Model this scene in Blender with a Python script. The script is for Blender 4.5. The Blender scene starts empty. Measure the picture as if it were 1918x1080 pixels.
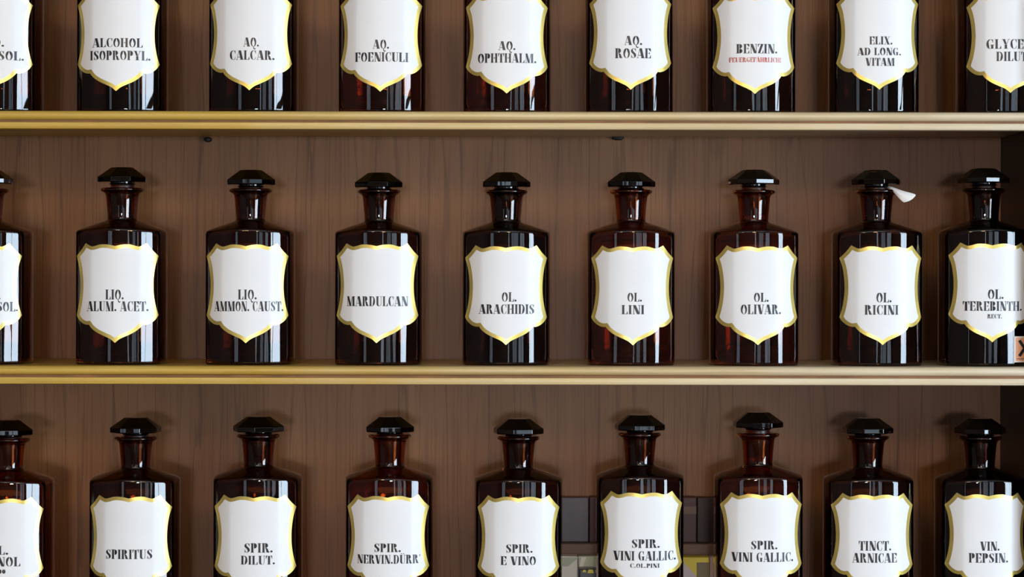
import bpy, bmesh, math, random
from mathutils import Vector, geometry

S = bpy.context.scene
COL = S.collection
U = 0.0005            # one photograph pixel at the bottles' axis plane, in metres
H = 1.45              # camera height
F = 4200.0            # focal length in pixels (1918 wide frame)
ROLL = math.radians(0.10)

# ------------------------------------------------------------------ camera
cd = bpy.data.cameras.new('camera')
cd.sensor_width = 36.0
cd.lens = 36.0 * F / 1918.0
cd.clip_start = 0.05
cam = bpy.data.objects.new('camera', cd)
COL.objects.link(cam)
cam.location = (0, -F * U, H)
cam.rotation_euler = (math.pi / 2, 0, 0)
cam.rotation_euler.rotate_axis('Z', ROLL)
S.camera = cam

# ------------------------------------------------------------------ world, lights, exposure
w = bpy.data.worlds.new('world'); S.world = w
w.use_nodes = True
w.node_tree.nodes['Background'].inputs[0].default_value = (0.55, 0.65, 0.8, 1)
w.node_tree.nodes['Background'].inputs[1].default_value = 0.3
S.view_settings.view_transform = 'Standard'
S.view_settings.look = 'None'
S.view_settings.exposure = -0.16
S.view_settings.gamma = 1.0
S.view_settings.use_curve_mapping = False
S.cycles.max_bounces = 12
S.cycles.transmission_bounces = 12
S.cycles.glossy_bounces = 6
S.cycles.diffuse_bounces = 4
S.cycles.sample_clamp_indirect = 6.0

def area_light(name, loc, rot, sx, sy, power, color):
    ld = bpy.data.lights.new(name, 'AREA')
    ld.shape = 'RECTANGLE'; ld.size = sx; ld.size_y = sy
    ld.energy = power; ld.color = color
    o = bpy.data.objects.new(name, ld); COL.objects.link(o)
    o.location = loc; o.rotation_euler = rot
    return o

ROOM = dict(x0=-3.0, x1=3.0, y0=-6.0, y1=0.20, z0=0.0, z1=3.1)
# window openings: (centre, half width, z0, z1, radiance of the light behind, colour)
ADDED_PANE, SKYLIGHT = (0.97, 0.98, 1.0), (0.68, 0.84, 1.0)
REAR_WIN = [(-2.35, 0.30, 0.60, 2.40, 2.0, SKYLIGHT), (0.02, 0.21, 1.30, 1.53, 200.0, ADDED_PANE), (0.55, 0.10, 0.60, 2.40, 4.0, SKYLIGHT), (1.35, 0.34, 0.60, 2.40, 1.8, SKYLIGHT), (2.35, 0.38, 0.60, 2.40, 3.0, SKYLIGHT)]  # the small, very bright central pane is added to cast frontal shadows
SIDE_WIN = [(-2.85, 0.98, 0.60, 2.45, 23.5, SKYLIGHT)]
for cx, hw, z0, z1, rad, col in REAR_WIN:       # windows behind the photographer, plus the added bright pane
    area_light('rear_light', (cx, ROOM['y0'] - 0.10, (z0 + z1) / 2), (math.pi / 2, 0, 0), hw * 2, z1 - z0, rad * math.pi * hw * 2 * (z1 - z0), col)
for cy, hw, z0, z1, rad, col in SIDE_WIN:       # windows in the right-hand wall
    area_light('daylight_side', (ROOM['x1'] + 0.10, cy, (z0 + z1) / 2), (math.pi / 2, 0, math.pi / 2), hw * 2, z1 - z0, rad * math.pi * hw * 2 * (z1 - z0), col)

SKYLIGHT_BOX = (-1.3, 1.3, -4.4, -2.6)      # glazed opening in the ceiling
x0, x1, y0, y1 = SKYLIGHT_BOX
area_light('daylight_roof', ((x0 + x1) / 2, (y0 + y1) / 2, ROOM['z1'] + 0.20), (0, 0, 0), x1 - x0, y1 - y0, 3.6 * math.pi * (x1 - x0) * (y1 - y0), (0.85, 0.93, 1.0))

# ------------------------------------------------------------------ helpers
def P(px, py, y=0.0):
    """photograph pixel -> world point on the plane at depth y metres behind the bottles' axis plane"""
    dx, dy = px - 959.0, 540.0 - py
    c, s = math.cos(ROLL), math.sin(ROLL)
    dx, dy = dx * c - dy * s, dx * s + dy * c
    k = (F * U + y) / F
    return Vector((dx * k, y, H + dy * k))

def link(name, me, mat=None, parent=None):
    o = bpy.data.objects.new(name, me); COL.objects.link(o)
    if mat is not None and not me.materials: me.materials.append(mat)
    if parent is not None: o.parent = parent
    return o

def tag(o, label=None, cat=None, group=None, kind=None):
    if label: o['label'] = label
    if cat: o['category'] = cat
    if group: o['group'] = group
    if kind: o['kind'] = kind
    return o

def empty(name, loc):
    o = bpy.data.objects.new(name, None); COL.objects.link(o)
    o.location = loc; o.empty_display_size = 0.02
    return o

def mesh(name, verts, faces, smooth=False, sharp=None):
    me = bpy.data.meshes.new(name)
    me.from_pydata([tuple(v) for v in verts], [], faces)
    bm = bmesh.new(); bm.from_mesh(me)
    bmesh.ops.recalc_face_normals(bm, faces=bm.faces)
    bm.to_mesh(me); bm.free()
    if smooth:
        me.polygons.foreach_set('use_smooth', [True] * len(me.polygons))
        if sharp: me.set_sharp_from_angle(angle=math.radians(sharp))
    return me

def boxes(name, lst, bevel=0.0):
    """mesh of one or more axis aligned boxes (x0,x1,y0,y1,z0,z1)"""
    bm = bmesh.new()
    for x0, x1, y0, y1, z0, z1 in lst:
        v = [bm.verts.new((x, y, z)) for x in (x0, x1) for y in (y0, y1) for z in (z0, z1)]
        for f in ((0, 1, 3, 2), (4, 6, 7, 5), (0, 4, 5, 1), (2, 3, 7, 6), (0, 2, 6, 4), (1, 5, 7, 3)):
            bm.faces.new([v[i] for i in f])
    bmesh.ops.recalc_face_normals(bm, faces=bm.faces)
    if bevel: bmesh.ops.bevel(bm, geom=bm.edges[:], offset=bevel, segments=2, affect='EDGES', profile=0.5)
    me = bpy.data.meshes.new(name); bm.to_mesh(me); bm.free()
    return me

def extrude_x(name, prof, x0, x1, smooth=True, sharp=35):
    """a moulding: profile [(y,z)...] swept along x, closed"""
    n = len(prof)
    v = [(x0, y, z) for y, z in prof] + [(x1, y, z) for y, z in prof]
    f = [(i, (i + 1) % n, n + (i + 1) % n, n + i) for i in range(n)]
    f += [tuple(range(n)), tuple(range(2 * n - 1, n - 1, -1))]
    return mesh(name, v, f, smooth, sharp)

# ------------------------------------------------------------------ materials
def nt(name):
    m = bpy.data.materials.new(name); m.use_nodes = True
    t = m.node_tree
    return m, t, t.nodes['Principled BSDF']

def plain(name, col, rough=0.5, metal=0.0, noise=0.0, nscale=40.0, spec=0.5, coat=0.0):
    m, t, b = nt(name)
    b.inputs['Roughness'].default_value = rough
    b.inputs['Metallic'].default_value = metal
    b.inputs['Specular IOR Level'].default_value = spec
    b.inputs['Coat Weight'].default_value = coat
    b.inputs['Coat Roughness'].default_value = 0.06
    tc = t.nodes.new('ShaderNodeTexCoord')
    n = t.nodes.new('ShaderNodeTexNoise'); n.inputs['Scale'].default_value = nscale; n.inputs['Detail'].default_value = 4
    t.links.new(tc.outputs['Object'], n.inputs['Vector'])
    r = t.nodes.new('ShaderNodeValToRGB')
    lo = [max(0, c * (1 - noise)) for c in col]; hi = [min(1, c * (1 + noise)) for c in col]
    r.color_ramp.elements[0].position = 0.3; r.color_ramp.elements[0].color = (*lo, 1)
    r.color_ramp.elements[1].position = 0.7; r.color_ramp.elements[1].color = (*hi, 1)
    t.links.new(n.outputs['Fac'], r.inputs['Fac'])
    t.links.new(r.outputs['Color'], b.inputs['Base Color'])
    return m

def math_node(t, op, a, b=None):
    n = t.nodes.new('ShaderNodeMath'); n.operation = op
    for i, v in enumerate((a, b)):
        if v is None: continue
        if isinstance(v, (int, float)): n.inputs[i].default_value = v
        else: t.links.new(v, n.inputs[i])
    return n.outputs[0]

def noise_node(t, vec, scale, detail=4, rough=0.55, dist=0.0):
    n = t.nodes.new('ShaderNodeTexNoise')
    n.inputs['Scale'].default_value = scale; n.inputs['Detail'].default_value = detail
    n.inputs['Roughness'].default_value = rough; n.inputs['Distortion'].default_value = dist
    t.links.new(vec, n.inputs['Vector'])
    return n.outputs['Fac']

def mapping(t, scale, loc=(0, 0, 0)):
    tc = t.nodes.new('ShaderNodeTexCoord')
    mp = t.nodes.new('ShaderNodeMapping')
    mp.inputs['Scale'].default_value = scale; mp.inputs['Location'].default_value = loc
    t.links.new(tc.outputs['Object'], mp.inputs['Vector'])
    return mp.outputs['Vector']

def ramp(t, fac, stops):
    r = t.nodes.new('ShaderNodeValToRGB')
    e = r.color_ramp.elements
    e[0].position, e[0].color = stops[0][0], (*stops[0][1], 1)
    e[1].position, e[1].color = stops[-1][0], (*stops[-1][1], 1)
    for p, c in stops[1:-1]:
        k = e.new(p); k.color = (*c, 1)
    t.links.new(fac, r.inputs['Fac'])
    return r.outputs['Color']

def mix(t, mode, fac, a, b):
    n = t.nodes.new('ShaderNodeMix'); n.data_type = 'RGBA'; n.blend_type = mode
    if isinstance(fac, (int, float)): n.inputs[0].default_value = fac
    else: t.links.new(fac, n.inputs[0])
    for i, v in ((6, a), (7, b)):
        if isinstance(v, tuple): n.inputs[i].default_value = (*v, 1)
        else: t.links.new(v, n.inputs[i])
    return n.outputs[2]

def bump(t, b, hgt, strength, dist):
    n = t.nodes.new('ShaderNodeBump')
    n.inputs['Strength'].default_value = strength; n.inputs['Distance'].default_value = dist
    t.links.new(hgt, n.inputs['Height']); t.links.new(n.outputs['Normal'], b.inputs['Normal'])

def wall_wood():
    """varnished brown veneer, grain upright"""
    m, t, b = nt('brown_veneer')
    big = noise_node(t, mapping(t, (5, 5, 1.6)), 1.0, 3)
    mid = noise_node(t, mapping(t, (38, 38, 1.1), (3, 0, 1)), 1.0, 4, 0.62, 0.4)
    fine = noise_node(t, mapping(t, (420, 420, 9), (0, 0, 4)), 1.0, 3, 0.6)
    base = ramp(t, mid, [(0.30, (0.230, 0.098, 0.036)), (0.52, (0.256, 0.113, 0.043)), (0.74, (0.286, 0.130, 0.050))])
    tone = ramp(t, big, [(0.3, (0.74, 0.69, 0.66)), (0.7, (1.12, 1.08, 1.03))])
    c = mix(t, 'MULTIPLY', 1.0, base, tone)
    pores = ramp(t, fine, [(0.36, (0.55, 0.52, 0.50)), (0.50, (1, 1, 1))])
    c = mix(t, 'MULTIPLY', 0.5, c, pores)
    # thin dark growth lines running up the veneer
    tc = mapping(t, (1, 1, 0.06))
    wv = t.nodes.new('ShaderNodeTexWave'); wv.wave_type = 'BANDS'; wv.bands_direction = 'X'
    wv.inputs['Scale'].default_value = 14; wv.inputs['Distortion'].default_value = 9.0
    wv.inputs['Detail'].default_value = 3; wv.inputs['Detail Scale'].default_value = 2.5
    t.links.new(tc, wv.inputs['Vector'])
    lines = ramp(t, wv.outputs['Fac'], [(0.0, (0.42, 0.38, 0.36)), (0.035, (1, 1, 1))])
    c = mix(t, 'MULTIPLY', 0.5, c, lines)
    t.links.new(c, b.inputs['Base Color'])
    b.inputs['Roughness'].default_value = 0.42
    b.inputs['Specular IOR Level'].default_value = 0.32
    bump(t, b, fine, 0.10, 0.0008)
    return m

def shelf_wood():
    """honey coloured softwood, paler towards the right end of the cabinet"""
    m, t, b = nt('honey_pine')
    g1 = noise_node(t, mapping(t, (2.2, 60, 60)), 1.0, 4, 0.6, 0.5)
    g2 = noise_node(t, mapping(t, (10, 320, 320), (2, 1, 0)), 1.0, 3)
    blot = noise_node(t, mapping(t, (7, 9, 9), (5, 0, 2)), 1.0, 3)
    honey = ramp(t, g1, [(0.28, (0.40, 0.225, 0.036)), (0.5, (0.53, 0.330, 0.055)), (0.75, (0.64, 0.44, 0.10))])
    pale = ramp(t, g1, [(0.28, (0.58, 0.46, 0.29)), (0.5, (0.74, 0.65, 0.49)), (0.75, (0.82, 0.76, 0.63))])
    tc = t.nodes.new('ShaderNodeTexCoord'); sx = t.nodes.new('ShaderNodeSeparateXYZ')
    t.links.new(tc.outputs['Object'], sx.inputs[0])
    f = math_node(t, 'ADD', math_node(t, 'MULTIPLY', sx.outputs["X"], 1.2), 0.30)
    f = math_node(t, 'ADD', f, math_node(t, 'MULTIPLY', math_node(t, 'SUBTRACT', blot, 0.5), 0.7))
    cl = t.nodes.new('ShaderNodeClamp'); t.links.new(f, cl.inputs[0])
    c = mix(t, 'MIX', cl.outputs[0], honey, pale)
    streak = ramp(t, g2, [(0.3, (0.78, 0.72, 0.62)), (0.5, (1, 1, 1))])
    c = mix(t, 'MULTIPLY', 0.5, c, streak)
    t.links.new(c, b.inputs['Base Color'])
    b.inputs['Roughness'].default_value = 0.33
    bump(t, b, g2, 0.06, 0.0006)
    return m

def glass(name, col, rough=0.0, ior=1.5):
    m, t, b = nt(name)
    b.inputs['Base Color'].default_value = (*col, 1)
    b.inputs['Transmission Weight'].default_value = 1.0
    b.inputs['IOR'].default_value = ior
    tc = t.nodes.new('ShaderNodeTexCoord'); oi = t.nodes.new('ShaderNodeObjectInfo')
    ad = t.nodes.new('ShaderNodeVectorMath'); ad.operation = 'ADD'
    t.links.new(tc.outputs['Object'], ad.inputs[0]); t.links.new(oi.outputs['Location'], ad.inputs[1])
    mp = t.nodes.new('ShaderNodeMapping'); mp.inputs['Scale'].default_value = (55, 55, 4.0)
    t.links.new(ad.outputs[0], mp.inputs['Vector'])
    n = noise_node(t, mp.outputs['Vector'], 1.0, 2, 0.45)
    r = t.nodes.new('ShaderNodeMapRange')
    r.inputs[3].default_value = rough; r.inputs[4].default_value = rough + 0.02
    t.links.new(n, r.inputs[0]); t.links.new(r.outputs[0], b.inputs['Roughness'])
    bump(t, b, n, 0.12, 0.004)      # hand-blown waviness
    return m

M = dict(
    veneer=wall_wood(), pine=shelf_wood(),
    glass=[glass('amber_glass', (0.235, 0.045, 0.011)), glass('deep_amber_glass', (0.14, 0.028, 0.010)), glass('warm_amber_glass', (0.42, 0.088, 0.016))],
    stopper=glass('dark_stopper_glass', (0.012, 0.005, 0.004), 0.03),
    plug=glass('ground_amber_glass', (0.30, 0.07, 0.03), 0.38),
    enamel=plain('white_enamel', (0.82, 0.82, 0.82), 0.42, noise=0.015, nscale=30, spec=0.4),
    gold=plain('gold_line', (0.80, 0.62, 0.17), 0.30, metal=0.75, noise=0.10, nscale=60),
    ink=plain('black_ink', (0.018, 0.018, 0.024), 0.40, noise=0.25, nscale=120),
    red_ink=plain('red_ink', (0.50, 0.05, 0.04), 0.35, noise=0.2, nscale=120),
    paper=plain('white_paper', (0.84, 0.82, 0.80), 0.8, noise=0.05, nscale=80),
    iron=plain('black_iron', (0.02, 0.02, 0.02), 0.45, metal=0.6, noise=0.2),
    orange=plain('orange_print', (0.85, 0.40, 0.22), 0.4, noise=0.06, nscale=90),
    sticker_white=plain('sticker_white', (0.80, 0.66, 0.58), 0.4, noise=0.04),
    maroon=plain('maroon_card', (0.065, 0.016, 0.016), 0.45, noise=0.2, nscale=20),
    plum=plain('plum_plastic', (0.036, 0.020, 0.028), 0.35, noise=0.6, nscale=30),
    tan=plain('brown_card', (0.19, 0.115, 0.08), 0.5, noise=0.12, nscale=20),
    carton_white=plain('white_carton', (0.9, 0.9, 0.86), 0.5, noise=0.03),
    carton_green=plain('pale_green_print', (0.55, 0.64, 0.50), 0.5, noise=0.06),
    carton_yellow=plain('yellow_carton', (0.86, 0.76, 0.09), 0.5, noise=0.06),
    olive=plain('olive_print', (0.22, 0.20, 0.13), 0.5, noise=0.08),
    navy=plain('navy_plastic', (0.035, 0.045, 0.075), 0.3, noise=0.1),
    lilac=plain('lilac_print', (0.74, 0.68, 0.76), 0.5, noise=0.05),
    plaster=plain('plaster', (0.16, 0.13, 0.11), 0.9, noise=0.05, nscale=6),
    ceiling=plain('ceiling_paint', (0.30, 0.29, 0.27), 0.9, noise=0.03, nscale=6),
    floor=plain('floor_boards', (0.13, 0.075, 0.04), 0.45, noise=0.3, nscale=8),
    frame=plain('window_frame_paint', (0.20, 0.17, 0.14), 0.5, noise=0.03),
    dark_wood=plain('dark_stained_wood', (0.030, 0.019, 0.013), 0.45, noise=0.25, nscale=14),
    groove=plain('shaded_groove', (0.20, 0.085, 0.030), 0.6, noise=0.25, nscale=30),  # shade of the recess put into the colour as darker brown
    lampmetal=plain('lamp_metal', (0.35, 0.33, 0.30), 0.35, metal=0.8, noise=0.05),
)

# ------------------------------------------------------------------ room shell (behind and around the photographer)
R_ = ROOM
def structure(name, me, mat, parent=None):
    o = link(name, me, mat, parent)
    if parent is None: o['kind'] = 'structure'
    return o

structure('floor', boxes('floor', [(R_['x0'], R_['x1'], R_['y0'], R_['y1'], -0.05, 0)]), M['floor'])
structure('ceiling', boxes('ceiling', [(R_['x0'], SKYLIGHT_BOX[0], R_['y0'], R_['y1'], R_['z1'], R_['z1'] + 0.05), (SKYLIGHT_BOX[1], R_['x1'], R_['y0'], R_['y1'], R_['z1'], R_['z1'] + 0.05),
    (SKYLIGHT_BOX[0], SKYLIGHT_BOX[1], R_['y0'], SKYLIGHT_BOX[2], R_['z1'], R_['z1'] + 0.05), (SKYLIGHT_BOX[0], SKYLIGHT_BOX[1], SKYLIGHT_BOX[3], R_['y1'], R_['z1'], R_['z1'] + 0.05)]), M['ceiling'])
structure('wall_back', boxes('wall_back', [(R_['x0'], R_['x1'], R_['y1'], R_['y1'] + 0.08, 0, R_['z1'])]), M['plaster'])
structure('wall_left', boxes('wall_left', [(R_['x0'] - 0.08, R_['x0'], R_['y0'], R_['y1'], 0, R_['z1'])]), M['plaster'])

def wall_pieces(a0, a1, wins, z1):
    """(a0,a1,z0,z1) rectangles that leave the window openings free"""
    out, x = [], a0
    for c, hw, wz0, wz1, _r, _c in sorted(wins):
        out.append((x, c - hw, 0, z1)); out.append((c - hw, c + hw, 0, wz0)); out.append((c - hw, c + hw, wz1, z1))
        x = c + hw
    out.append((x, a1, 0, z1))
    return out
structure('wall_rear', boxes('wall_rear', [(a, b, R_['y0'] - 0.08, R_['y0'], c, d) for a, b, c, d in wall_pieces(R_['x0'], R_['x1'], REAR_WIN, R_['z1'])]), M['plaster'])
structure('wall_right', boxes('wall_right', [(R_['x1'], R_['x1'] + 0.08, a, b, c, d) for a, b, c, d in wall_pieces(R_['y0'], R_['y1'], SIDE_WIN, R_['z1'])]), M['plaster'])
k = 0
for wins, rear in ((REAR_WIN, True), (SIDE_WIN, False)):
    for c, hw, z0, z1, _r, _c in wins:
        k += 1
        t_ = 0.045 if hw > 0.25 else 0.015
        bars = [(c - hw, c - hw + t_, z0, z1), (c + hw - t_, c + hw, z0, z1), (c - hw + t_, c + hw - t_, z0, z0 + t_), (c - hw + t_, c + hw - t_, z1 - t_, z1),
                (c - 0.015, c + 0.015, z0 + t_, z1 - t_), (c - hw + t_, c - 0.015, z1 - 0.52, z1 - 0.49), (c + 0.015, c + hw - t_, z1 - 0.52, z1 - 0.49)]
        if z1 - z0 < 0.6 or hw < 0.15: bars = bars[:4]
        if rear: me = boxes('window_frame', [(a, b, R_['y0'] - 0.06, R_['y0'] - 0.02, p, q) for a, b, p, q in bars])
        else: me = boxes('window_frame', [(R_['x1'] + 0.02, R_['x1'] + 0.06, a, b, p, q) for a, b, p, q in bars])
        structure('window_%d' % k, me, M['frame'])

# warm pendant lamps over the shop floor
def pendant_lamp(x, y, z, power, label):
    root = empty('pendant_lamp', (x, y, z))
    tag(root, label, 'lamp', 'pendant lamps')
    link('shade', lathe('shade', [(30, 230), (40, 226), (120, 205), (320, 165), (322, 160), (316, 158), (118, 196), (30, 218)], 32, 40), M['lampmetal'], root)
    link('cord', boxes('cord', [(-0.003, 0.003, -0.003, 0.003, 0.115, R_['z1'] - z)]), M['iron'], root)
    ld = bpy.data.lights.new('bulb', 'POINT'); ld.energy = power; ld.color = (1.0, 0.62, 0.27); ld.shadow_soft_size = 0.16
    l = bpy.data.objects.new('bulb', ld); COL.objects.link(l); l.parent = root
def lathe(name, prof, n=32, sharp=40):
    v = [(r * U * math.cos(2 * math.pi * i / n), r * U * math.sin(2 * math.pi * i / n), z * U) for r, z in prof for i in range(n)]
    f = [(j * n + i, j * n + (i + 1) % n, (j + 1) * n + (i + 1) % n, (j + 1) * n + i) for j in range(len(prof) - 1) for i in range(n)]
    f += [tuple(range(n)), tuple(range((len(prof) - 1) * n, len(prof) * n))]
    return mesh(name, v, f, True, sharp)
pendant_lamp(-0.62, -3.0, 2.42, 46, 'left pendant lamp with wide metal shade over the shop floor')
pendant_lamp(0.30, -3.3, 2.30, 38, 'right pendant lamp with wide metal shade over the shop floor')

# ------------------------------------------------------------------ the cabinet
WALL_Y = 290 * U          # front face of the back panel
FRONT_Y = -110 * U        # front edge of the shelves
SHELF_Z = [H + 788 * U, H + 323.3 * U, H - 142 * U, H - 599.5 * U]
X0, X1 = -1300 * U, 978 * U

cab = empty('wooden_wall_cabinet', (0, 0, 0))
tag(cab, 'brown veneered wall cabinet with pale moulded shelf edges holding the bottles', 'cabinet')
link('back_panel', boxes('back_panel', [(X0, X1, WALL_Y, WALL_Y + 0.012, H - 900 * U, H + 900 * U)]), M['veneer'], cab)
link('side_panel', boxes('side_panel', [(X1, X1 + 0.02, FRONT_Y - 0.004, WALL_Y + 0.012, H - 900 * U, H + 900 * U)], 0.001), M['dark_wood'], cab)
link('side_panel', boxes('side_panel', [(X0 - 0.02, X0, FRONT_Y - 0.004, WALL_Y + 0.012, H - 900 * U, H + 900 * U)], 0.001), M['dark_wood'], cab)

def arc(cx, cz, r, a0, a1, n=8):
    return [(cx + r * math.cos(a0 + (a1 - a0) * i / n), cz + r * math.sin(a0 + (a1 - a0) * i / n)) for i in range(n + 1)]

for z in SHELF_Z:
    sh = link('shelf', boxes('shelf', [(X0, X1, FRONT_Y + 16 * U, WALL_Y, z - 20 * U, z)]), M['pine'], cab)
    # rounded upper bead
    prof = [(FRONT_Y + 16 * U, z)] + [(FRONT_Y + 12 * U + 12 * U * math.cos(a), z - 8.5 * U + 8.5 * U * math.sin(a)) for a in [math.pi / 2 + math.pi * i / 14 for i in range(15)]] + [(FRONT_Y + 16 * U, z - 17.0 * U)]
    link('edge_bead', extrude_x('edge_bead', prof, X0, X1), M['pine'], sh)
    # square lower fillet below a narrow groove
    z0, z1, f0 = z - 33.5 * U, z - 20.9 * U, FRONT_Y + 0.5 * U
    c_ = 2.4 * U
    prof = [(FRONT_Y + 20 * U, z1), (f0 + c_, z1), (f0 + 0.3 * c_, z1 - 0.3 * c_), (f0, z1 - c_), (f0, z0 + c_), (f0 + 0.3 * c_, z0 + 0.3 * c_), (f0 + c_, z0), (FRONT_Y + 20 * U, z0)]
    link('edge_fillet', extrude_x('edge_fillet', prof, X0, X1), M['pine'], sh)
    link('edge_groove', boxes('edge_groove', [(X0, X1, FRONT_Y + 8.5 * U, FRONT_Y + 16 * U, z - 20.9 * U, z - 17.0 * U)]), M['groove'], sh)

# shelf supports under the upper shelf
for px, py, wd, hg in ((390, 261.5, 15, 10), (1157, 258.5, 23, 9)):
    p = P(px, py, WALL_Y)
    n = 14
    vs, fs = [], []
    for j, (yy, sc) in enumerate(((0, 1.0), (-9, 1.0), (-12, 0.8), (-13, 0.35))):
        for i in range(n):
            a = 2 * math.pi * i / n
            vs.append((p.x + wd / 2 * 1.06 * U * sc * math.cos(a), WALL_Y + yy * U, p.z + hg / 2 * 1.06 * U * sc * math.sin(a)))
    for j in range(3):
        for i in range(n): fs.append((j * n + i, j * n + (i + 1) % n, (j + 1) * n + (i + 1) % n, (j + 1) * n + i))
    fs.append(tuple(range(3 * n, 4 * n)))
    link('shelf_pin', mesh('shelf_pin', vs, fs, True, 40), M['iron'], cab)

# ------------------------------------------------------------------ bottle geometry (local units: photograph pixels, scaled by U)
def quarter():
    """front centre -> side centre: gently bowed front, soft edge, bowed chamfer, tight corner, side"""
    pts, x, y = [], 0.0, -76.0
    for a0, a1, ln, n in ((0, 15, 43, 12), (15, 26, 7, 5), (26, 37, 31, 9), (37, 80, 12, 9), (80, 90, 41.5, 8)):
        for i in range(n):
            pts.append((x, y))
            a = math.radians(a0 + (a1 - a0) * (i + .5) / n)
            x += math.cos(a) * ln / n; y += math.sin(a) * ln / n
    pts.append((x, y))
    kx, ky = 82.0 / x, y
    return [(px * kx, -76.0 + (py + 76.0) * 76.0 / (76.0 + ky)) for px, py in pts]
_q = quarter()
sect = _q[:-1] + [(x, -y) for x, y in _q[:0:-1]] + [(-x, -y) for x, y in _q[:-1]] + [(-x, y) for x, y in _q[:0:-1]]
NS = len(sect)
ANG = [math.atan2(y, x) for x, y in sect]
RAD = [math.hypot(x, y) for x, y in sect]

def ring_section(inset, zf):
    return [(math.cos(a) * (r - inset), math.sin(a) * (r - inset), zf(r)) for a, r in zip(ANG, RAD)]
def ring_circle(rad, z):
    return [(math.cos(a) * rad, math.sin(a) * rad, z) for a in ANG]
def ring_lerp(A, B, t, lift=0.0):
    return [tuple(p[k] + (q[k] - p[k]) * t + (lift if k == 2 else 0) for k in range(3)) for p, q in zip(A, B)]

def bottle_mesh():
    edge = lambda d: (lambda r: 251 - 0.36 * (r - 76) + d)
    rings = [ring_section(9, lambda r: 2.5), ring_section(6.5, lambda r: 0.0), ring_section(3.2, lambda r: 0.0), ring_section(0.9, lambda r: 1.3), ring_section(0, lambda r: 4.5)]
    rings += [ring_section(0, lambda r, q=q: q) for q in (7, 10, 40, 90, 140, 190, 225)]
    rings += [ring_section(0, edge(-10)), ring_section(0, edge(-7)), ring_section(0, edge(-4.5)), ring_section(0.6, edge(-1.8)), ring_section(2.2, edge(-0.2))]
    a = ring_section(4.6, edge(1.2)); b = ring_circle(28.8, 266.2)
    rings += [a, ring_lerp(a, b, .05, .2), ring_lerp(a, b, .3, .5), ring_lerp(a, b, .6, .6), ring_lerp(a, b, .85, .3), b]
    for r, z in ((27.4, 268.5), (27.1, 272.5), (28.4, 289), (29.8, 304), (30.8, 313), (32.5, 317), (36, 319), (39, 320.8), (40.2, 323), (39.6, 325), (37.5, 326.4), (33, 326.8), (26, 326.6), (23.6, 325.5),
                 (23.2, 320), (21.8, 290), (21.2, 272)):
        rings.append(ring_circle(r, z))
    # inside
    a2 = ring_section(9.5, edge(-5.5)); b2 = ring_circle(21.4, 263)
    rings += [b2, ring_lerp(a2, b2, .6, 1.0), ring_lerp(a2, b2, .3, .7), a2, ring_section(6.4, edge(-11))]
    rings += [ring_section(6, lambda r, q=q: q) for q in (190, 120, 50, 18)]
    rings += [ring_section(9, lambda r: 11), ring_section(18, lambda r: 8.5)]
    v = [(x * U, y * U, z * U) for rg in rings for x, y, z in rg]
    f = []
    for j in range(len(rings) - 1):
        for i in range(NS):
            f.append((j * NS + i, j * NS + (i + 1) % NS, (j + 1) * NS + (i + 1) % NS, (j + 1) * NS + i))
    f.append(tuple(range(NS))); L = (len(rings) - 1) * NS
    f.append(tuple(range(L, L + NS)))
    return mesh('bottle_body', v, f, True, 48)

def octo_rings(name, layers, bev):
    bm = bmesh.new(); prev = None
    for r, z in layers:
        cur = [bm.verts.new((r * U * math.cos(math.pi / 8 + i * math.pi / 4), r * U * math.sin(math.pi / 8 + i * math.pi / 4), z * U)) for i in range(8)]
        if prev:
            for i in range(8): bm.faces.new((prev[i], prev[(i + 1) % 8], cur[(i + 1) % 8], cur[i]))
        else: bm.faces.new(cur[::-1])
        prev = cur
    bm.faces.new(prev)
    bmesh.ops.recalc_face_normals(bm, faces=bm.faces)
    bmesh.ops.bevel(bm, geom=bm.edges[:], offset=bev * U, segments=2, affect='EDGES', profile=0.5)
    me = bpy.data.meshes.new(name); bm.to_mesh(me); bm.free()
    return me

# stopper local z = 0 at the lip's top
ME_BODY = [bottle_mesh()]
for i in (1, 2): ME_BODY.append(ME_BODY[0].copy())
ME_STOP = octo_rings('stopper', [(23, 4.2), (46.5, 4.6), (48, 6.0), (48, 14.2), (46.6, 15.2), (22.5, 31.8), (20.5, 32.6)], 0.7)
ME_COLLAR = lathe('collar', [(21.5, 0.2), (24.5, 0.6), (25, 1.8), (22.5, 2.8), (22.5, 4.4)])
ME_PLUG = lathe('plug', [(18.5, -52), (19.6, -51), (20.5, -38), (22.0, -8), (22.4, -2), (21.5, 0.1)])

def front_y(x):
    """y of the body's outer front surface at lateral offset x"""
    best = None
    for i in range(NS):
        a, b = sect[i], sect[(i + 1) % NS]
        if a[1] > 0 and b[1] > 0: continue
        lo, hi = min(a[0], b[0]), max(a[0], b[0])
        if lo <= x <= hi and hi > lo:
            t = (x - a[0]) / (b[0] - a[0]); y = a[1] + (b[1] - a[1]) * t
            if best is None or y < best: best = y
    return best if best is not None else -43.0
_fy = [front_y(-80 + 0.5 * i) for i in range(321)]
def fy(x):
    q = max(0, min(319.999, (x + 80) * 2)); i = int(q)
    return _fy[i] + (_fy[i + 1] - _fy[i]) * (q - i)

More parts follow.
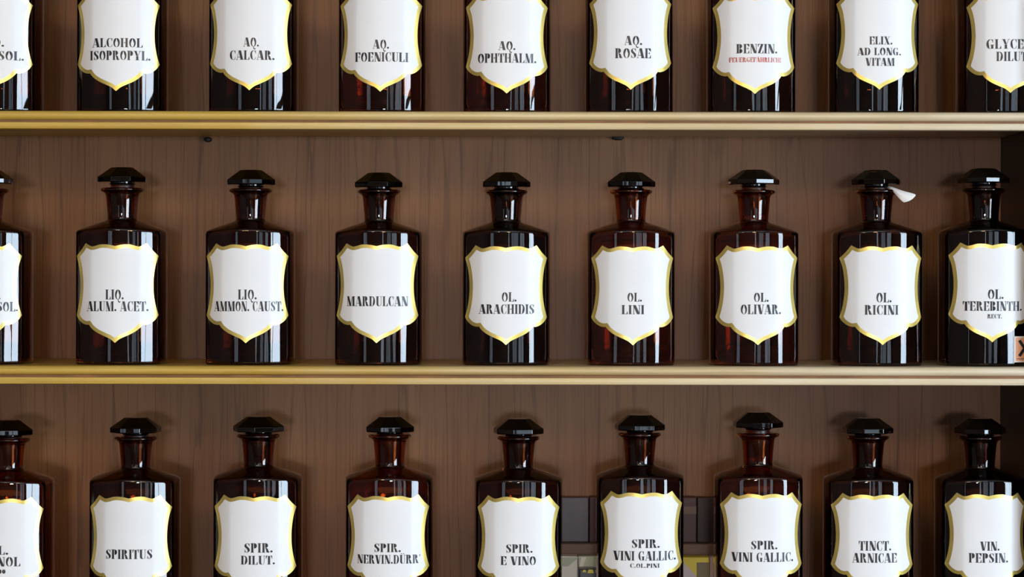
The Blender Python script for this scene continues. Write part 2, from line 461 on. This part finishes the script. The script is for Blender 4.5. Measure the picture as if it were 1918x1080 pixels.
# label outline (right half, from the top centre clockwise); 's' marks a sharp point
half = [(0, 216.3, 's'), (13, 219.0, ''), (27, 219.3, ''), (38, 216.4, ''), (45, 216.0, ''), (56, 221.8, 's'), (66, 208.5, ''), (75.5, 198.5, 's'),
        (70.4, 180, ''), (67.4, 155, ''), (67.6, 130, ''), (70.8, 107, ''), (75.5, 89, 's'), (70, 80.5, ''), (62, 74, ''), (54, 71.4, ''), (49.5, 71.8, 's'),
        (44, 65, ''), (34, 57.5, ''), (21, 51.2, ''), (9, 45.6, ''), (0, 38.2, 's')]
def smooth_outline(pts, sub=4):
    out = []
    for i in range(len(pts) - 1):
        p1, p2 = pts[i], pts[i + 1]
        p0 = pts[i - 1] if i > 0 and p1[2] != 's' else None
        p3 = pts[i + 2] if i + 2 < len(pts) and p2[2] != 's' else None
        m1 = ((p2[0] - p0[0]) / 2, (p2[1] - p0[1]) / 2) if p0 else (p2[0] - p1[0], p2[1] - p1[1])
        m2 = ((p3[0] - p1[0]) / 2, (p3[1] - p1[1]) / 2) if p3 else (p2[0] - p1[0], p2[1] - p1[1])
        for k in range(sub):
            t = k / sub; a = 2 * t**3 - 3 * t**2 + 1; b = t**3 - 2 * t**2 + t; c = -2 * t**3 + 3 * t**2; d = t**3 - t**2
            out.append((a * p1[0] + b * m1[0] + c * p2[0] + d * m2[0], a * p1[1] + b * m1[1] + c * p2[1] + d * m2[1]))
    out.append(pts[-1][:2])
    return out
rh = smooth_outline(half)
OUT = rh + [(-x, y) for x, y in rh[-2:0:-1]]      # clockwise
def inset_poly(pts, d):
    n = len(pts); out = []
    for i in range(n):
        p, c, q = pts[i - 1], pts[i], pts[(i + 1) % n]
        a = Vector((c[0] - p[0], c[1] - p[1])).normalized(); b = Vector((q[0] - c[0], q[1] - c[1])).normalized()
        na, nb = Vector((a.y, -a.x)), Vector((b.y, -b.x))    # inward for a clockwise outline
        m = na + nb; m = m / max(0.55, m.dot(na))
        out.append((c[0] + m.x * d, c[1] + m.y * d))
    return out
def seg_dist(p, a, b):
    ax, ay = b[0] - a[0], b[1] - a[1]; l2 = ax * ax + ay * ay
    t = max(0, min(1, ((p[0] - a[0]) * ax + (p[1] - a[1]) * ay) / l2)) if l2 else 0
    return math.hypot(p[0] - a[0] - ax * t, p[1] - a[1] - ay * t)
INN = [p for p in inset_poly(OUT, 6.5) if min(seg_dist(p, OUT[i - 1], OUT[i]) for i in range(len(OUT))) > 6.2]

def conform(name, polys, lift, cuts=True, thick=0.0):
    """flat outlines (x,z in pixels) wrapped onto the bottle's front at a given lift"""
    bm = bmesh.new()
    for pl in polys:
        vs = [bm.verts.new((x, 0, z)) for x, z in pl]
        try: bm.faces.new(vs)
        except ValueError: pass
    if cuts:
        for q in range(-78, 79, 4):
            bmesh.ops.bisect_plane(bm, geom=bm.verts[:] + bm.edges[:] + bm.faces[:], plane_co=(q + 0.37, 0, 0), plane_no=(1, 0, 0))
    bmesh.ops.triangulate(bm, faces=bm.faces[:])
    nrm = []
    for v in bm.verts:
        x = v.co.x
        e = 2.0
        nx = (fy(x + e) - fy(x - e)) / (2 * e); l = math.hypot(nx, 1)     # outward normal is (dy/dx, -1)
        nrm.append((nx / l, -1 / l, 0))
        v.co = Vector(((x + lift * nx / l) * U, (fy(x) - lift / l) * U, v.co.z * U))
    bmesh.ops.recalc_face_normals(bm, faces=bm.faces)
    if bm.faces and sum(f.normal.y for f in bm.faces) > 0: bmesh.ops.reverse_faces(bm, faces=bm.faces[:])
    me = bpy.data.meshes.new(name); bm.to_mesh(me); bm.free()
    me.polygons.foreach_set('use_smooth', [True] * len(me.polygons))
    me.normals_split_custom_set_from_vertices(nrm)
    return me
ME_BORDER = conform('label_border', [OUT], 0.55)
ME_FIELD = conform('label_field', [INN], 0.95)

# ------------------------------------------------------------------ stencil lettering: polygons per capital, cap height 1
T = 0.05   # hairline
def rc(x0, y0, x1, y1): return [(x0, y0), (x1, y0), (x1, y1), (x0, y1)]
def crescent(x, side, rx, y0, y1, thick, gap=0.0):
    """half-moon stroke bulging to side (+1 right / -1 left) from axis x"""
    cy, ry = (y0 + y1) / 2, (y1 - y0) / 2
    n = 9; pts = []
    for i in range(n):
        a = -math.pi / 2 + math.pi * i / (n - 1)
        pts.append((x + side * (gap + rx * max(0, math.cos(a)) ** 0.85), cy + ry * math.sin(a)))
    for i in range(n):
        a = math.pi / 2 - math.pi * i / (n - 1)
        pts.append((x + side * (gap + max(0.0, rx - thick) * max(0, math.cos(a)) ** 0.75), cy + (ry - 0.04) * math.sin(a)))
    return pts
def stem(x, w=0.205, y0=0.0, y1=1.0, serif=0.06):
    o = [rc(x, y0, x + w, y1)]
    if serif: o += [rc(x - serif, y0, x + w + serif, y0 + 0.05), rc(x - serif, y1 - 0.05, x + w + serif, y1)]
    return o
def arms(x0, x1, top=True, bottom=True, mid=0.0):
    o = []
    if top: o.append([(x0, 1), (x0, .95), (x1 - .13, .94), (x1 - .04, .70), (x1, .70), (x1, 1)])
    if bottom: o.append([(x0, 0), (x1, 0), (x1, .30), (x1 - .04, .30), (x1 - .13, .045), (x0, .045)])
    if mid: o.append([(x0, .48), (x0 + mid * .6, .48), (x0 + mid, .36), (x0 + mid, .66), (x0 + mid * .6, .53), (x0, .53)])
    return o
def diag(xa, xb, w, y0=0.0, y1=1.0): return [(xa, y1), (xa + w, y1), (xb + w, y0), (xb, y0)]
def dot(x, r=.115):
    return [[(x + r * math.cos(2 * math.pi * i / 8), r + r * math.sin(2 * math.pi * i / 8)) for i in range(8)]]
G = {}
G['I'] = (.34, stem(.06))
G['L'] = (.60, stem(.06) + arms(.34, .58, top=False))
G['E'] = (.62, stem(.06) + arms(.31, .60, mid=.19))
G['F'] = (.58, stem(.06) + arms(.31, .57, bottom=False, mid=.19))
G['T'] = (.64, stem(.21, .22, 0, .97, 0) + [rc(.14, 0, .50, .045), [(0, .66), (.04, .66), (.12, .94), (.20, .95), (.20, 1), (0, 1)], [(.64, .66), (.60, .66), (.52, .94), (.44, .95), (.44, 1), (.64, 1)]])
G['H'] = (.78, stem(.06) + stem(.50) + [rc(.31, .465, .50, .535)])
G['N'] = (.74, [rc(.09, 0, .15, .90), rc(.02, 0, .22, .045), rc(.62, .10, .68, 1), rc(.52, .955, .72, 1), diag(.03, .42, .27)])
G['M'] = (.955, [rc(.09, 0, .135, .90), rc(.01, 0, .22, .045), diag(.04, .32, .22), [(.42, .045), (.455, 0), (.655, .90), (.62, 1)], rc(.66, 0, .88, 1), rc(.60, 0, .955, .045), rc(.66, .95, .93, 1)])
G['A'] = (.74, [diag(.24, .46, .26), rc(.40, 0, .76, .045), [(.255, .92), (.275, .82), (.095, .045), (.055, .045)], rc(-.02, 0, .18, .045), rc(.17, .25, .40, .31)])
G['V'] = (.72, [diag(.03, .25, .26), rc(-.02, .955, .34, 1), [(.49, .03), (.46, .20), (.59, .96), (.655, .96)], rc(.52, .955, .74, 1)])
G['X'] = (.72, [diag(.05, .41, .23), rc(-.01, .955, .34, 1), rc(.36, 0, .72, .045), [(.10, 0), (.145, 0), (.32, .44), (.30, .50)], [(.40, .56), (.42, .50), (.64, 1), (.595, 1)], rc(.50, .955, .72, 1), rc(0, 0, .22, .045)])
G['Y'] = (.72, [[(.05, 1), (.28, 1), (.43, .52), (.43, .46), (.26, .46)], rc(-.02, .955, .33, 1), [(.44, .55), (.46, .48), (.64, .96), (.60, .96)], rc(.52, .955, .73, 1), rc(.25, 0, .47, .44), rc(.18, 0, .54, .045)])
G['Z'] = (.62, [diag(.36, .02, .24), [(.03, 1), (.03, .68), (.07, .68), (.15, .95), (.34, .95), (.34, 1)], [(.60, 0), (.60, .32), (.56, .32), (.48, .05), (.29, .045), (.29, 0)]])
G['U'] = (.72, [[(.07, 1), (.29, 1), (.29, .25), (.33, .09), (.40, .03), (.40, 0), (.30, 0), (.16, .045), (.09, .14), (.07, .28)], rc(0, .95, .36, 1), [(.43, 0), (.43, .035), (.53, .09), (.575, .25), (.575, 1), (.62, 1), (.62, .25), (.57, .07)], rc(.50, .955, .70, 1)])
G['O'] = (.70, [crescent(.35, -1, .31, 0, 1, .165, .012), crescent(.35, 1, .31, 0, 1, .165, .012)])
G['0'] = (.56, [crescent(.28, -1, .24, 0, 1, .15, .02), crescent(.28, 1, .24, 0, 1, .15, .02)])
G['Q'] = (.70, G['O'][1] + [[(.33, .02), (.40, .045), (.43, -.14), (.52, -.22), (.62, -.18), (.63, -.24), (.52, -.33), (.40, -.28), (.34, -.16)]])
G['C'] = (.64, [crescent(.37, -1, .33, 0, 1, .175, .02), [(.37, 1), (.46, .99), (.54, .93), (.57, 1), (.60, 1), (.60, .66), (.565, .66), (.52, .86), (.44, .95), (.37, .96)], [(.37, 0), (.37, .045), (.46, .045), (.54, .14), (.575, .30), (.61, .30), (.58, .12), (.50, .02)]])
G['G'] = (.72, [crescent(.37, -1, .33, 0, 1, .175, .02), [(.37, 1), (.46, .99), (.54, .93), (.57, 1), (.60, 1), (.60, .66), (.565, .66), (.52, .86), (.44, .95), (.37, .96)], rc(.43, .02, .63, .40), rc(.37, .40, .70, .445), [(.37, 0), (.37, .045), (.42, .07), (.42, .03)]])
G['D'] = (.72, stem(.06) + [crescent(.33, 1, .35, 0, 1, .185, 0), rc(.28, .955, .34, 1), rc(.28, 0, .34, .045)])
G['P'] = (.62, stem(.06) + [crescent(.33, 1, .27, .44, 1, .19, 0)])
G['R'] = (.74, stem(.06) + [crescent(.33, 1, .26, .50, 1, .18, 0), [(.33, .49), (.42, .50), (.53, .44), (.58, .34), (.60, .10), (.66, .05), (.71, .12), (.73, .10), (.68, 0), (.55, -.005), (.43, .045), (.40, .30), (.36, .43)]])
G['B'] = (.68, stem(.06) + [crescent(.33, 1, .26, .52, 1, .18, 0), crescent(.33, 1, .30, 0, .505, .20, 0)])
G['S'] = (.58, [[(.06, .84), (.05, .72), (.10, .58), (.24, .47), (.38, .36), (.45, .22), (.44, .10), (.50, .14), (.54, .26), (.53, .40), (.44, .53), (.30, .63), (.17, .73), (.13, .82), (.13, .92)],
                [(.15, .95), (.26, 1), (.38, .97), (.46, .91), (.48, 1), (.51, 1), (.51, .67), (.48, .67), (.44, .82), (.36, .92), (.26, .96), (.18, .93)],
                [(.06, 0), (.09, 0), (.12, .10), (.20, .02), (.30, 0), (.40, .05), (.40, .09), (.30, .045), (.22, .07), (.13, .18), (.09, .34), (.06, .34)]])
G['S'] = (.58, [[(.04, .80), (.04, .68), (.09, .56), (.22, .44), (.32, .32), (.36, .18), (.35, .07), (.45, .08), (.53, .17), (.55, .31), (.50, .46), (.38, .58), (.26, .70), (.22, .82), (.24, .93), (.13, .92)]] + G['S'][1][1:])
G['.'] = (.26, dot(.11))
G["'"] = (.20, [[(.04, 1), (.15, 1), (.10, .74), (.06, .74)]])
G['!'] = (.28, [[(.05, 1), (.21, 1), (.15, .28), (.11, .28)]] + dot(.13))
G[' '] = (.30, [])
uml = lambda cx: [[(cx + s * .13 + .06 * math.cos(2 * math.pi * i / 8), 1.13 + .06 * math.sin(2 * math.pi * i / 8)) for i in range(8)] for s in (-1, 1)]
G['Ä'] = (.74, G['A'][1] + uml(.36))
G['Ü'] = (.72, G['U'][1] + uml(.34))

def text_polys(text, x0, x1, zb, zt):
    adv = 0; items = []
    for ch in text:
        wd, pl = G[ch]
        items.append((adv, pl)); adv += wd + 0.045
    adv -= 0.045
    sx = (x1 - x0) / adv; sz = zt - zb
    return [[(x0 + (a + x) * sx, zb + y * sz) for x, y in poly] for a, pl in items for poly in pl]

# ------------------------------------------------------------------ the bottles
# (axis px, glass kind, height scale, stopper lift, stopper turn deg, label dz, [(text, px0, px1, py_top, py_bottom, ink)], label)
def L(t, a, b, c, d, ink='ink'): return (t, a, b, c, d, ink)
ROWS = [
 (1, 'bottles on the upper shelf', [
  (-4, 0, 1.0, 0, 8, 0, [L('Q.', -13, 9.5, 72, 88), L('SOL.', -2, 43, 96, 113)], 'amber bottle cut by the left edge on the upper shelf, lettered SOL.'),
  (231, 1, 1.0, 0, 20, 0, [L('ALCOHOL', 174, 267, 72, 89), L('ISOPROPYL.', 169, 280.5, 95.5, 113)], 'amber apothecary bottle with white shield label reading ALCOHOL ISOPROPYL.'),
  (476, 1, 1.0, 2, 5, 2, [L('AQ.', 457, 486, 71, 88), L('CALCAR.', 431, 514.5, 95, 112.5)], 'amber apothecary bottle with white shield label reading AQ. CALCAR.'),
  (717, 2, 1.0, 1, 12, 0, [L('AQ.', 699, 729.5, 75, 92), L('FOENICULI', 665.5, 764.5, 98.5, 116)], 'amber apothecary bottle with white shield label reading AQ. FOENICULI'),
  (949.5, 2, 1.0, 0, 31, -3, [L('AQ.', 934, 966, 78, 94.5), L('OPHTHALM.', 895.5, 1004.5, 100.5, 118)], 'amber apothecary bottle with white shield label reading AQ. OPHTHALM.'),
  (1178, 0, 1.0, 3, 40, 4.5, [L('AQ.', 1169.5, 1203, 68, 85), L('ROSAE', 1152, 1219, 91, 109.5)], 'amber apothecary bottle with white shield label reading AQ. ROSAE'),
  (1406, 0, 1.0, 0, 15, -3, [L('BENZIN.', 1379, 1456, 83, 100.5), L('FEUERGEFÄHRLICH!', 1366, 1463, 108, 117, 'red_ink')], 'amber bottle labelled BENZIN. with a small red warning line beneath'),
  (1635, 1, 1.0, 2, 27, 5, [L('ELIX.', 1627.5, 1671, 69, 84), L('AD LONG.', 1606, 1687.5, 90, 104), L('VITAM', 1620.5, 1675, 109, 124)], 'amber bottle with three line label reading ELIX. AD LONG. VITAM'),
  (1876, 0, 1.0, 0, 9, -0.5, [L('GLYCER.', 1847.5, 1938, 74, 92), L('DILUT.', 1865, 1928, 97.5, 115)], 'amber bottle labelled GLYCER. DILUT. at the right end of the upper shelf'),
 ]),
 (2, 'bottles on the middle shelf', [
  (-24, 0, 1.0, 4, 30, 2, [L('.', -4, 2, 546, 560.5), L('SOL.', -5, 33, 565, 583)], 'amber bottle cut by the left edge on the middle shelf, lettered SOL.'),
  (229, 0, 1.006, 5.5, 5, 2.5, [L('LIQ.', 198.8, 233.3, 542, 560.5), L('ALUM. ACET.', 163, 277, 564, 582.5)], 'amber apothecary bottle with white shield label reading LIQ. ALUM. ACET.'),
  (469.5, 0, 1.003, 2, 10, 2.5, [L('LIQ.', 446.7, 482, 542, 560.5), L('AMMON. CAUST.', 401, 529.5, 564, 582.5)], 'amber apothecary bottle with white shield label reading LIQ. AMMON. CAUST.'),
  (710, 0, 0.998, -1, 0, 3, [L('MARDULCAN', 650, 763.5, 554.6, 573)], 'amber apothecary bottle with white shield label reading MARDULCAN'),
  (948, 1, 0.998, 0, 3, 0, [L('OL.', 939.6, 968, 547, 564.6), L('ARACHIDIS', 897.5, 1000.5, 569.6, 587.5)], 'amber apothecary bottle with white shield label reading OL. ARACHIDIS'),
  (1181.5, 2, 1.0, 0, 1, 0, [L('OL.', 1174.6, 1202.5, 548, 564.6), L('LINI', 1164, 1206.7, 571, 588)], 'amber apothecary bottle with white shield label reading OL. LINI'),
  (1411.5, 2, 1.0, 5, 22, 0.5, [L('OL.', 1411, 1439.5, 548, 565), L('OLIVAR.', 1387, 1463, 570, 588)], 'amber apothecary bottle with white shield label reading OL. OLIVAR.'),
  (1641, 0, 1.003, 4, -14, 1, [L('OL.', 1640, 1669.5, 548, 566), L('RICINI', 1619, 1682, 571, 589)], 'amber bottle labelled OL. RICINI with a paper slip under its stopper'),
  (1842.5, 1, 1.012, 4.5, 16, 6.5, [L('OL.', 1848.5, 1879, 541.7, 559.6), L('TEREBINTH.', 1804.7, 1915, 564, 581.7), L('RECT.', 1848, 1875.5, 588, 596)], 'amber bottle labelled OL. TEREBINTH. RECT. with an orange hazard sticker'),
 ]),
 (3, 'bottles on the lower shelf', [
  (16, 2, 0.975, 1, 11, -8.0, [L('L.', -2, 17.5, 1021, 1037.5), L('NOL', -4, 38.7, 1042, 1059.5), L('00', -2, 12, 1065, 1073)], 'amber bottle cut by the left edge on the lower shelf, lettered NOL'),
  (254, 0, 0.985, 2.4, -5, -4.0, [L('SPIRITUS', 198.7, 285.5, 1028, 1045.7)], 'amber apothecary bottle with white shield label reading SPIRITUS'),
  (484, 0, 1.0, -0.2, 20, -3.0, [L('SPIR.', 458, 511.5, 1016, 1033.7), L('DILUT.', 452, 515.5, 1039.5, 1056)], 'amber apothecary bottle with white shield label reading SPIR. DILUT.'),
  (730, 2, 1.0, 0, 5, -2.0, [L('SPIR.', 701, 751.5, 1016.6, 1032.7), L("NERVIN.DÜRR'", 669.5, 787, 1038, 1054.5)], "amber apothecary bottle with white shield label reading SPIR. NERVIN. DÜRR'"),
  (971, 0, 0.99, -0.2, 10, -3.0, [L('SPIR.', 947.6, 998, 1018, 1034), L('E VINO', 938, 1004, 1040.6, 1057)], 'amber apothecary bottle with white shield label reading SPIR. E VINO'),
  (1198, 0, 1.012, 0, 8, 5.0, [L('SPIR.', 1182.7, 1236, 1008.7, 1025), L('VINI GALLIC.', 1149.4, 1266.6, 1031, 1048.5), L('C.OL.PINI', 1180, 1235, 1054, 1062)], 'amber bottle labelled SPIR. VINI GALLIC. with a third line C.OL.PINI'),
  (1419.5, 2, 1.012, 5.5, 4, 3.0, [L('SPIR.', 1406, 1456, 1011.5, 1027.6), L('VINI GALLIC.', 1371, 1486.5, 1033.7, 1051)], 'amber bottle labelled only SPIR. VINI GALLIC. in two lines'),
  (1625, 0, 0.997, -0.2, 6, 2.0, [L('TINCT.', 1608, 1669, 1012, 1030), L('ARNICAE', 1596.6, 1679.5, 1034.8, 1052.6)], 'amber apothecary bottle with white shield label reading TINCT. ARNICAE'),
  (1835.5, 1, 0.996, -0.2, 20, 3.0, [L('VIN.', 1834.7, 1871.4, 1013, 1030), L('PEPSIN.', 1814, 1888, 1034.8, 1052.6)], 'amber apothecary bottle with white shield label reading VIN. PEPSIN.'),
 ]),
]
BOT = {}
YF = -70 * U
for shelf, group, items in ROWS:
    zb = SHELF_Z[shelf]
    for n_, (ax, gk, sz, lift, turn, dz, lines, label) in enumerate(items):
        mid_py = 540 - (zb + 0.09 - H) / U
        bx = P(ax, mid_py).x
        root = empty('apothecary_bottle', (bx, 0, zb))
        tag(root, label, 'bottle', group)
        me = ME_BODY[gk]
        body = link('glass_body', me, M['glass'][gk], root); body.scale = (1, 1, sz)
        st = link('stopper', ME_STOP, M['stopper'], root)
        st.location = (0, 0, (326.9 * sz + lift) * U); st.rotation_euler = (0, 0, math.radians(turn))
        link('collar', ME_COLLAR, M['stopper'], st); link('ground_plug', ME_PLUG, M['plug'], st)
        lb = link('shield_label', ME_BORDER, M['gold'], root); lb.location = (0, 0, dz * U); lb['label'] = 'gold edged shield label'
        link('label_field', ME_FIELD, M['enamel'], lb)
        for text, p0, p1, pt, pb, ink in lines:
            mid = ((p0 + p1) / 2, (pt + pb) / 2)
            a, b = P(p0, pb, YF), P(p1, pt, YF)
            tl, tr = (a.x - bx) / U, (b.x - bx) / U
            zz0, zz1 = (P(mid[0], pb, YF).z - zb) / U - dz, (P(mid[0], pt, YF).z - zb) / U - dz
            tl = max(tl, -70); tr = min(tr, 70)
            lo = link('lettering', conform('lettering', text_polys(text, tl, tr, zz0, zz1), 1.25, cuts=False), M[ink], lb)
        BOT[(shelf, n_)] = (root, bx, zb)

# hazard sticker wrapped round the turpentine bottle's corner
def arc_points():
    i0 = min(range(NS), key=lambda i: abs(sect[i][0]) + (1e3 if sect[i][1] > 0 else 0))
    seq = [sect[(i0 + k) % NS] for k in range(NS // 2)]
    if seq[1][0] < seq[0][0]: seq = [sect[(i0 - k) % NS] for k in range(NS // 2)]
    out, s = [], seq[0][0]
    for k, p in enumerate(seq):
        if k: s += math.hypot(p[0] - seq[k - 1][0], p[1] - seq[k - 1][1])
        out.append((s, p))
    return out
ARC = arc_points()
def on_arc(s, lift):
    for (s0, p), (s1, q) in zip(ARC, ARC[1:]):
        if s <= s1:
            t = (s - s0) / (s1 - s0); d = Vector((q[0] - p[0], q[1] - p[1])).normalized()
            return (p[0] + (q[0] - p[0]) * t + d.y * lift, p[1] + (q[1] - p[1]) * t - d.x * lift)
    return ARC[-1][1]
def arc_patch(name, polys, lift):
    bm = bmesh.new()
    for pl in polys: bm.faces.new([bm.verts.new((x, 0, z)) for x, z in pl])
    for q in range(36, 110, 3):
        bmesh.ops.bisect_plane(bm, geom=bm.verts[:] + bm.edges[:] + bm.faces[:], plane_co=(q, 0, 0), plane_no=(1, 0, 0))
    bmesh.ops.triangulate(bm, faces=bm.faces[:])
    for v in bm.verts:
        x, y = on_arc(v.co.x, lift); v.co = Vector((x * U, y * U, v.co.z * U))
    bmesh.ops.recalc_face_normals(bm, faces=bm.faces)
    if sum(f.normal.x for f in bm.faces) < 0: bmesh.ops.reverse_faces(bm, faces=bm.faces[:])
    me = bpy.data.meshes.new(name); bm.to_mesh(me); bm.free()
    return me
root = BOT[(2, 8)][0]
s0, z0 = 42.0, 7.5
stk = link('hazard_sticker', arc_patch('hazard_sticker', [rc(s0, z0, s0 + 48, z0 + 48)], 0.5), M['sticker_white'], root)
stk['label'] = 'orange hazard sticker with a dark cross'
link('sticker_print', arc_patch('sticker_print', [rc(s0 + 3, z0 + 3, s0 + 45, z0 + 45)], 0.75), M['orange'], stk)
cx, cz = s0 + 24, z0 + 26
link('cross', arc_patch('cross', [[(cx - 16, cz + 13), (cx - 10, cz + 16), (cx + 16, cz - 13), (cx + 10, cz - 16)], [(cx + 10, cz + 16), (cx + 16, cz + 13), (cx - 10, cz - 16), (cx - 16, cz - 13)]], 1.0), M['ink'], stk)
link('print_line', arc_patch('print_line', [rc(s0 + 5, z0 + 6, s0 + 43, z0 + 7)], 1.0), M['ink'], stk)

# paper slip caught under the castor oil bottle's stopper
def paper_slip():
    _, bx, zb = BOT[(2, 7)]
    up = [(1655, 346.5), (1665, 347.5), (1679, 352.5), (1692, 357), (1704, 360), (1713, 362.5), (1716.5, 364.5)]
    lo = [(1655, 350), (1662, 352), (1671, 357.5), (1678, 365), (1684, 372), (1690, 377.5), (1693, 379.5)]
    dep = [4, -16, -27, -33, -36, -38, -38]
    vs = []; nw = 6
    for i in range(len(up)):
        for j in range(nw + 1):
            t = j / nw; bow = math.sin(math.pi * t)
            px = lo[i][0] + (up[i][0] - lo[i][0]) * t + (2.2 * bow if i > 4 else 0)
            py = lo[i][1] + (up[i][1] - lo[i][1]) * t + (2.2 * bow if i > 4 else 0)
            vs.append(P(px, py, (dep[i] - 5 * bow + 3 * t) * U))
    cl = up
    fs = [(i * (nw + 1) + j, i * (nw + 1) + j + 1, (i + 1) * (nw + 1) + j + 1, (i + 1) * (nw + 1) + j) for i in range(len(cl) - 1) for j in range(nw)]
    o = link('paper_slip', mesh('paper_slip', vs, fs, True), M['paper'])
    md = o.modifiers.new('thickness', 'SOLIDIFY'); md.thickness = 0.0004
    md = o.modifiers.new('smooth', 'SUBSURF'); md.levels = 1; md.render_levels = 2
    tag(o, 'crumpled white paper slip sticking out under the OL. RICINI stopper', 'paper')
paper_slip()

# ------------------------------------------------------------------ packs stored behind the lower row
zs = SHELF_Z[3]
def pack(name, px0, px1, py_top, depth_front, depth, mat, label, cat, bev=0.0008):
    yf = depth_front * U
    a, b = P(px0, py_top, yf), P(px1, py_top, yf)
    root = empty(name, ((a.x + b.x) / 2, yf, zs))
    tag(root, label, cat)
    hw = (b.x - a.x) / 2; hz = (a.z + b.z) / 2 - zs
    link('box_body', boxes('box_body', [(-hw, hw, 0, depth * U, 0, hz)], bev), mat, root)
    return root, hw, hz
def print_patch(root, name, pts, mat, lift=0.15):
    v = [(x, -lift * 0.001, z) for x, z in pts]
    link(name, mesh(name, v, [tuple(range(len(v)))]), mat, root)

root, hw, hz = pack('plastic_folder', 1000, 1103, 931, 246, 30, M['plum'], 'dark plum plastic folder standing behind the SPIR. E VINO bottle', 'folder')
root, hw, hz = pack('maroon_box', 1104, 1305, 931, 240, 40, M['maroon'], 'maroon box with pale sticker standing behind the C.OL.PINI bottle', 'box')
print_patch(root, 'sticker', [(hw - 0.022, hz - 0.0165), (hw - 0.0003, hz - 0.0165), (hw - 0.0003, hz - 0.009), (hw - 0.022, hz - 0.009)], M['tan'])
pack('brown_box', 1306, 1425, 932, 242, 36, plain('dark_brown_card', (0.035, 0.015, 0.013), 0.5, noise=0.15, nscale=20), 'dark brown box behind the two line VINI GALLIC. bottle', 'box')
pack('long_carton', 1003, 1420, 1018, 200, 30, M['tan'], 'long low brown carton lying before the maroon box', 'carton')

root, hw, hz = pack('white_carton', 1030, 1082, 1041, 150, 40, M['carton_white'], 'small white carton with pale green print beside the C.OL.PINI bottle', 'carton')
print_patch(root, 'green_print', [(-hw + 0.001, hz - 0.010), (0.004, hz - 0.010), (0.015, hz - 0.001), (-hw + 0.001, hz - 0.001)], M['carton_green'])
root, hw, hz = pack('green_carton', 1083, 1150, 1041, 165, 24, M['carton_green'], 'pale green carton half hidden behind the C.OL.PINI bottle', 'carton')
print_patch(root, 'white_stripe', [(-hw + 0.001, hz - 0.012), (-hw + 0.004, hz - 0.012), (-hw + 0.008, hz - 0.001), (-hw + 0.003, hz - 0.001)], M['carton_white'])
root, hw, hz = pack('navy_tub', 1083, 1140, 1065, 120, 36, M['navy'], 'small navy tub with yellow spots left of the C.OL.PINI bottle', 'tub', 0.002)
print_patch(root, 'yellow_spot', [(-hw + 0.004, hz - 0.003), (-hw + 0.008, hz - 0.003), (-hw + 0.007, hz - 0.0008), (-hw + 0.005, hz - 0.0008)], M['carton_yellow'], 0.3)
print_patch(root, 'yellow_spot', [(-hw + 0.009, hz - 0.004), (-hw + 0.015, hz - 0.004), (-hw + 0.014, hz - 0.0005), (-hw + 0.010, hz - 0.0005)], M['carton_yellow'], 0.3)
root, hw, hz = pack('yellow_carton', 1240, 1329, 1043, 150, 36, M['carton_yellow'], 'yellow carton with olive print right of the C.OL.PINI bottle', 'carton')
print_patch(root, 'olive_print', [(hw - 0.0125, hz - 0.040), (hw - 0.0005, hz - 0.040), (hw - 0.0005, hz - 0.005), (hw - 0.0125, hz - 0.005)], M['olive'])
print_patch(root, 'pale_print', [(hw - 0.030, hz - 0.040), (hw - 0.0130, hz - 0.040), (hw - 0.0130, hz - 0.018), (hw - 0.024, hz - 0.006), (hw - 0.030, hz - 0.006)], M['lilac'])
pack('pale_lilac_carton', 1330, 1380, 1043, 152, 30, M['lilac'], 'pale lilac carton standing beside the yellow carton', 'carton')
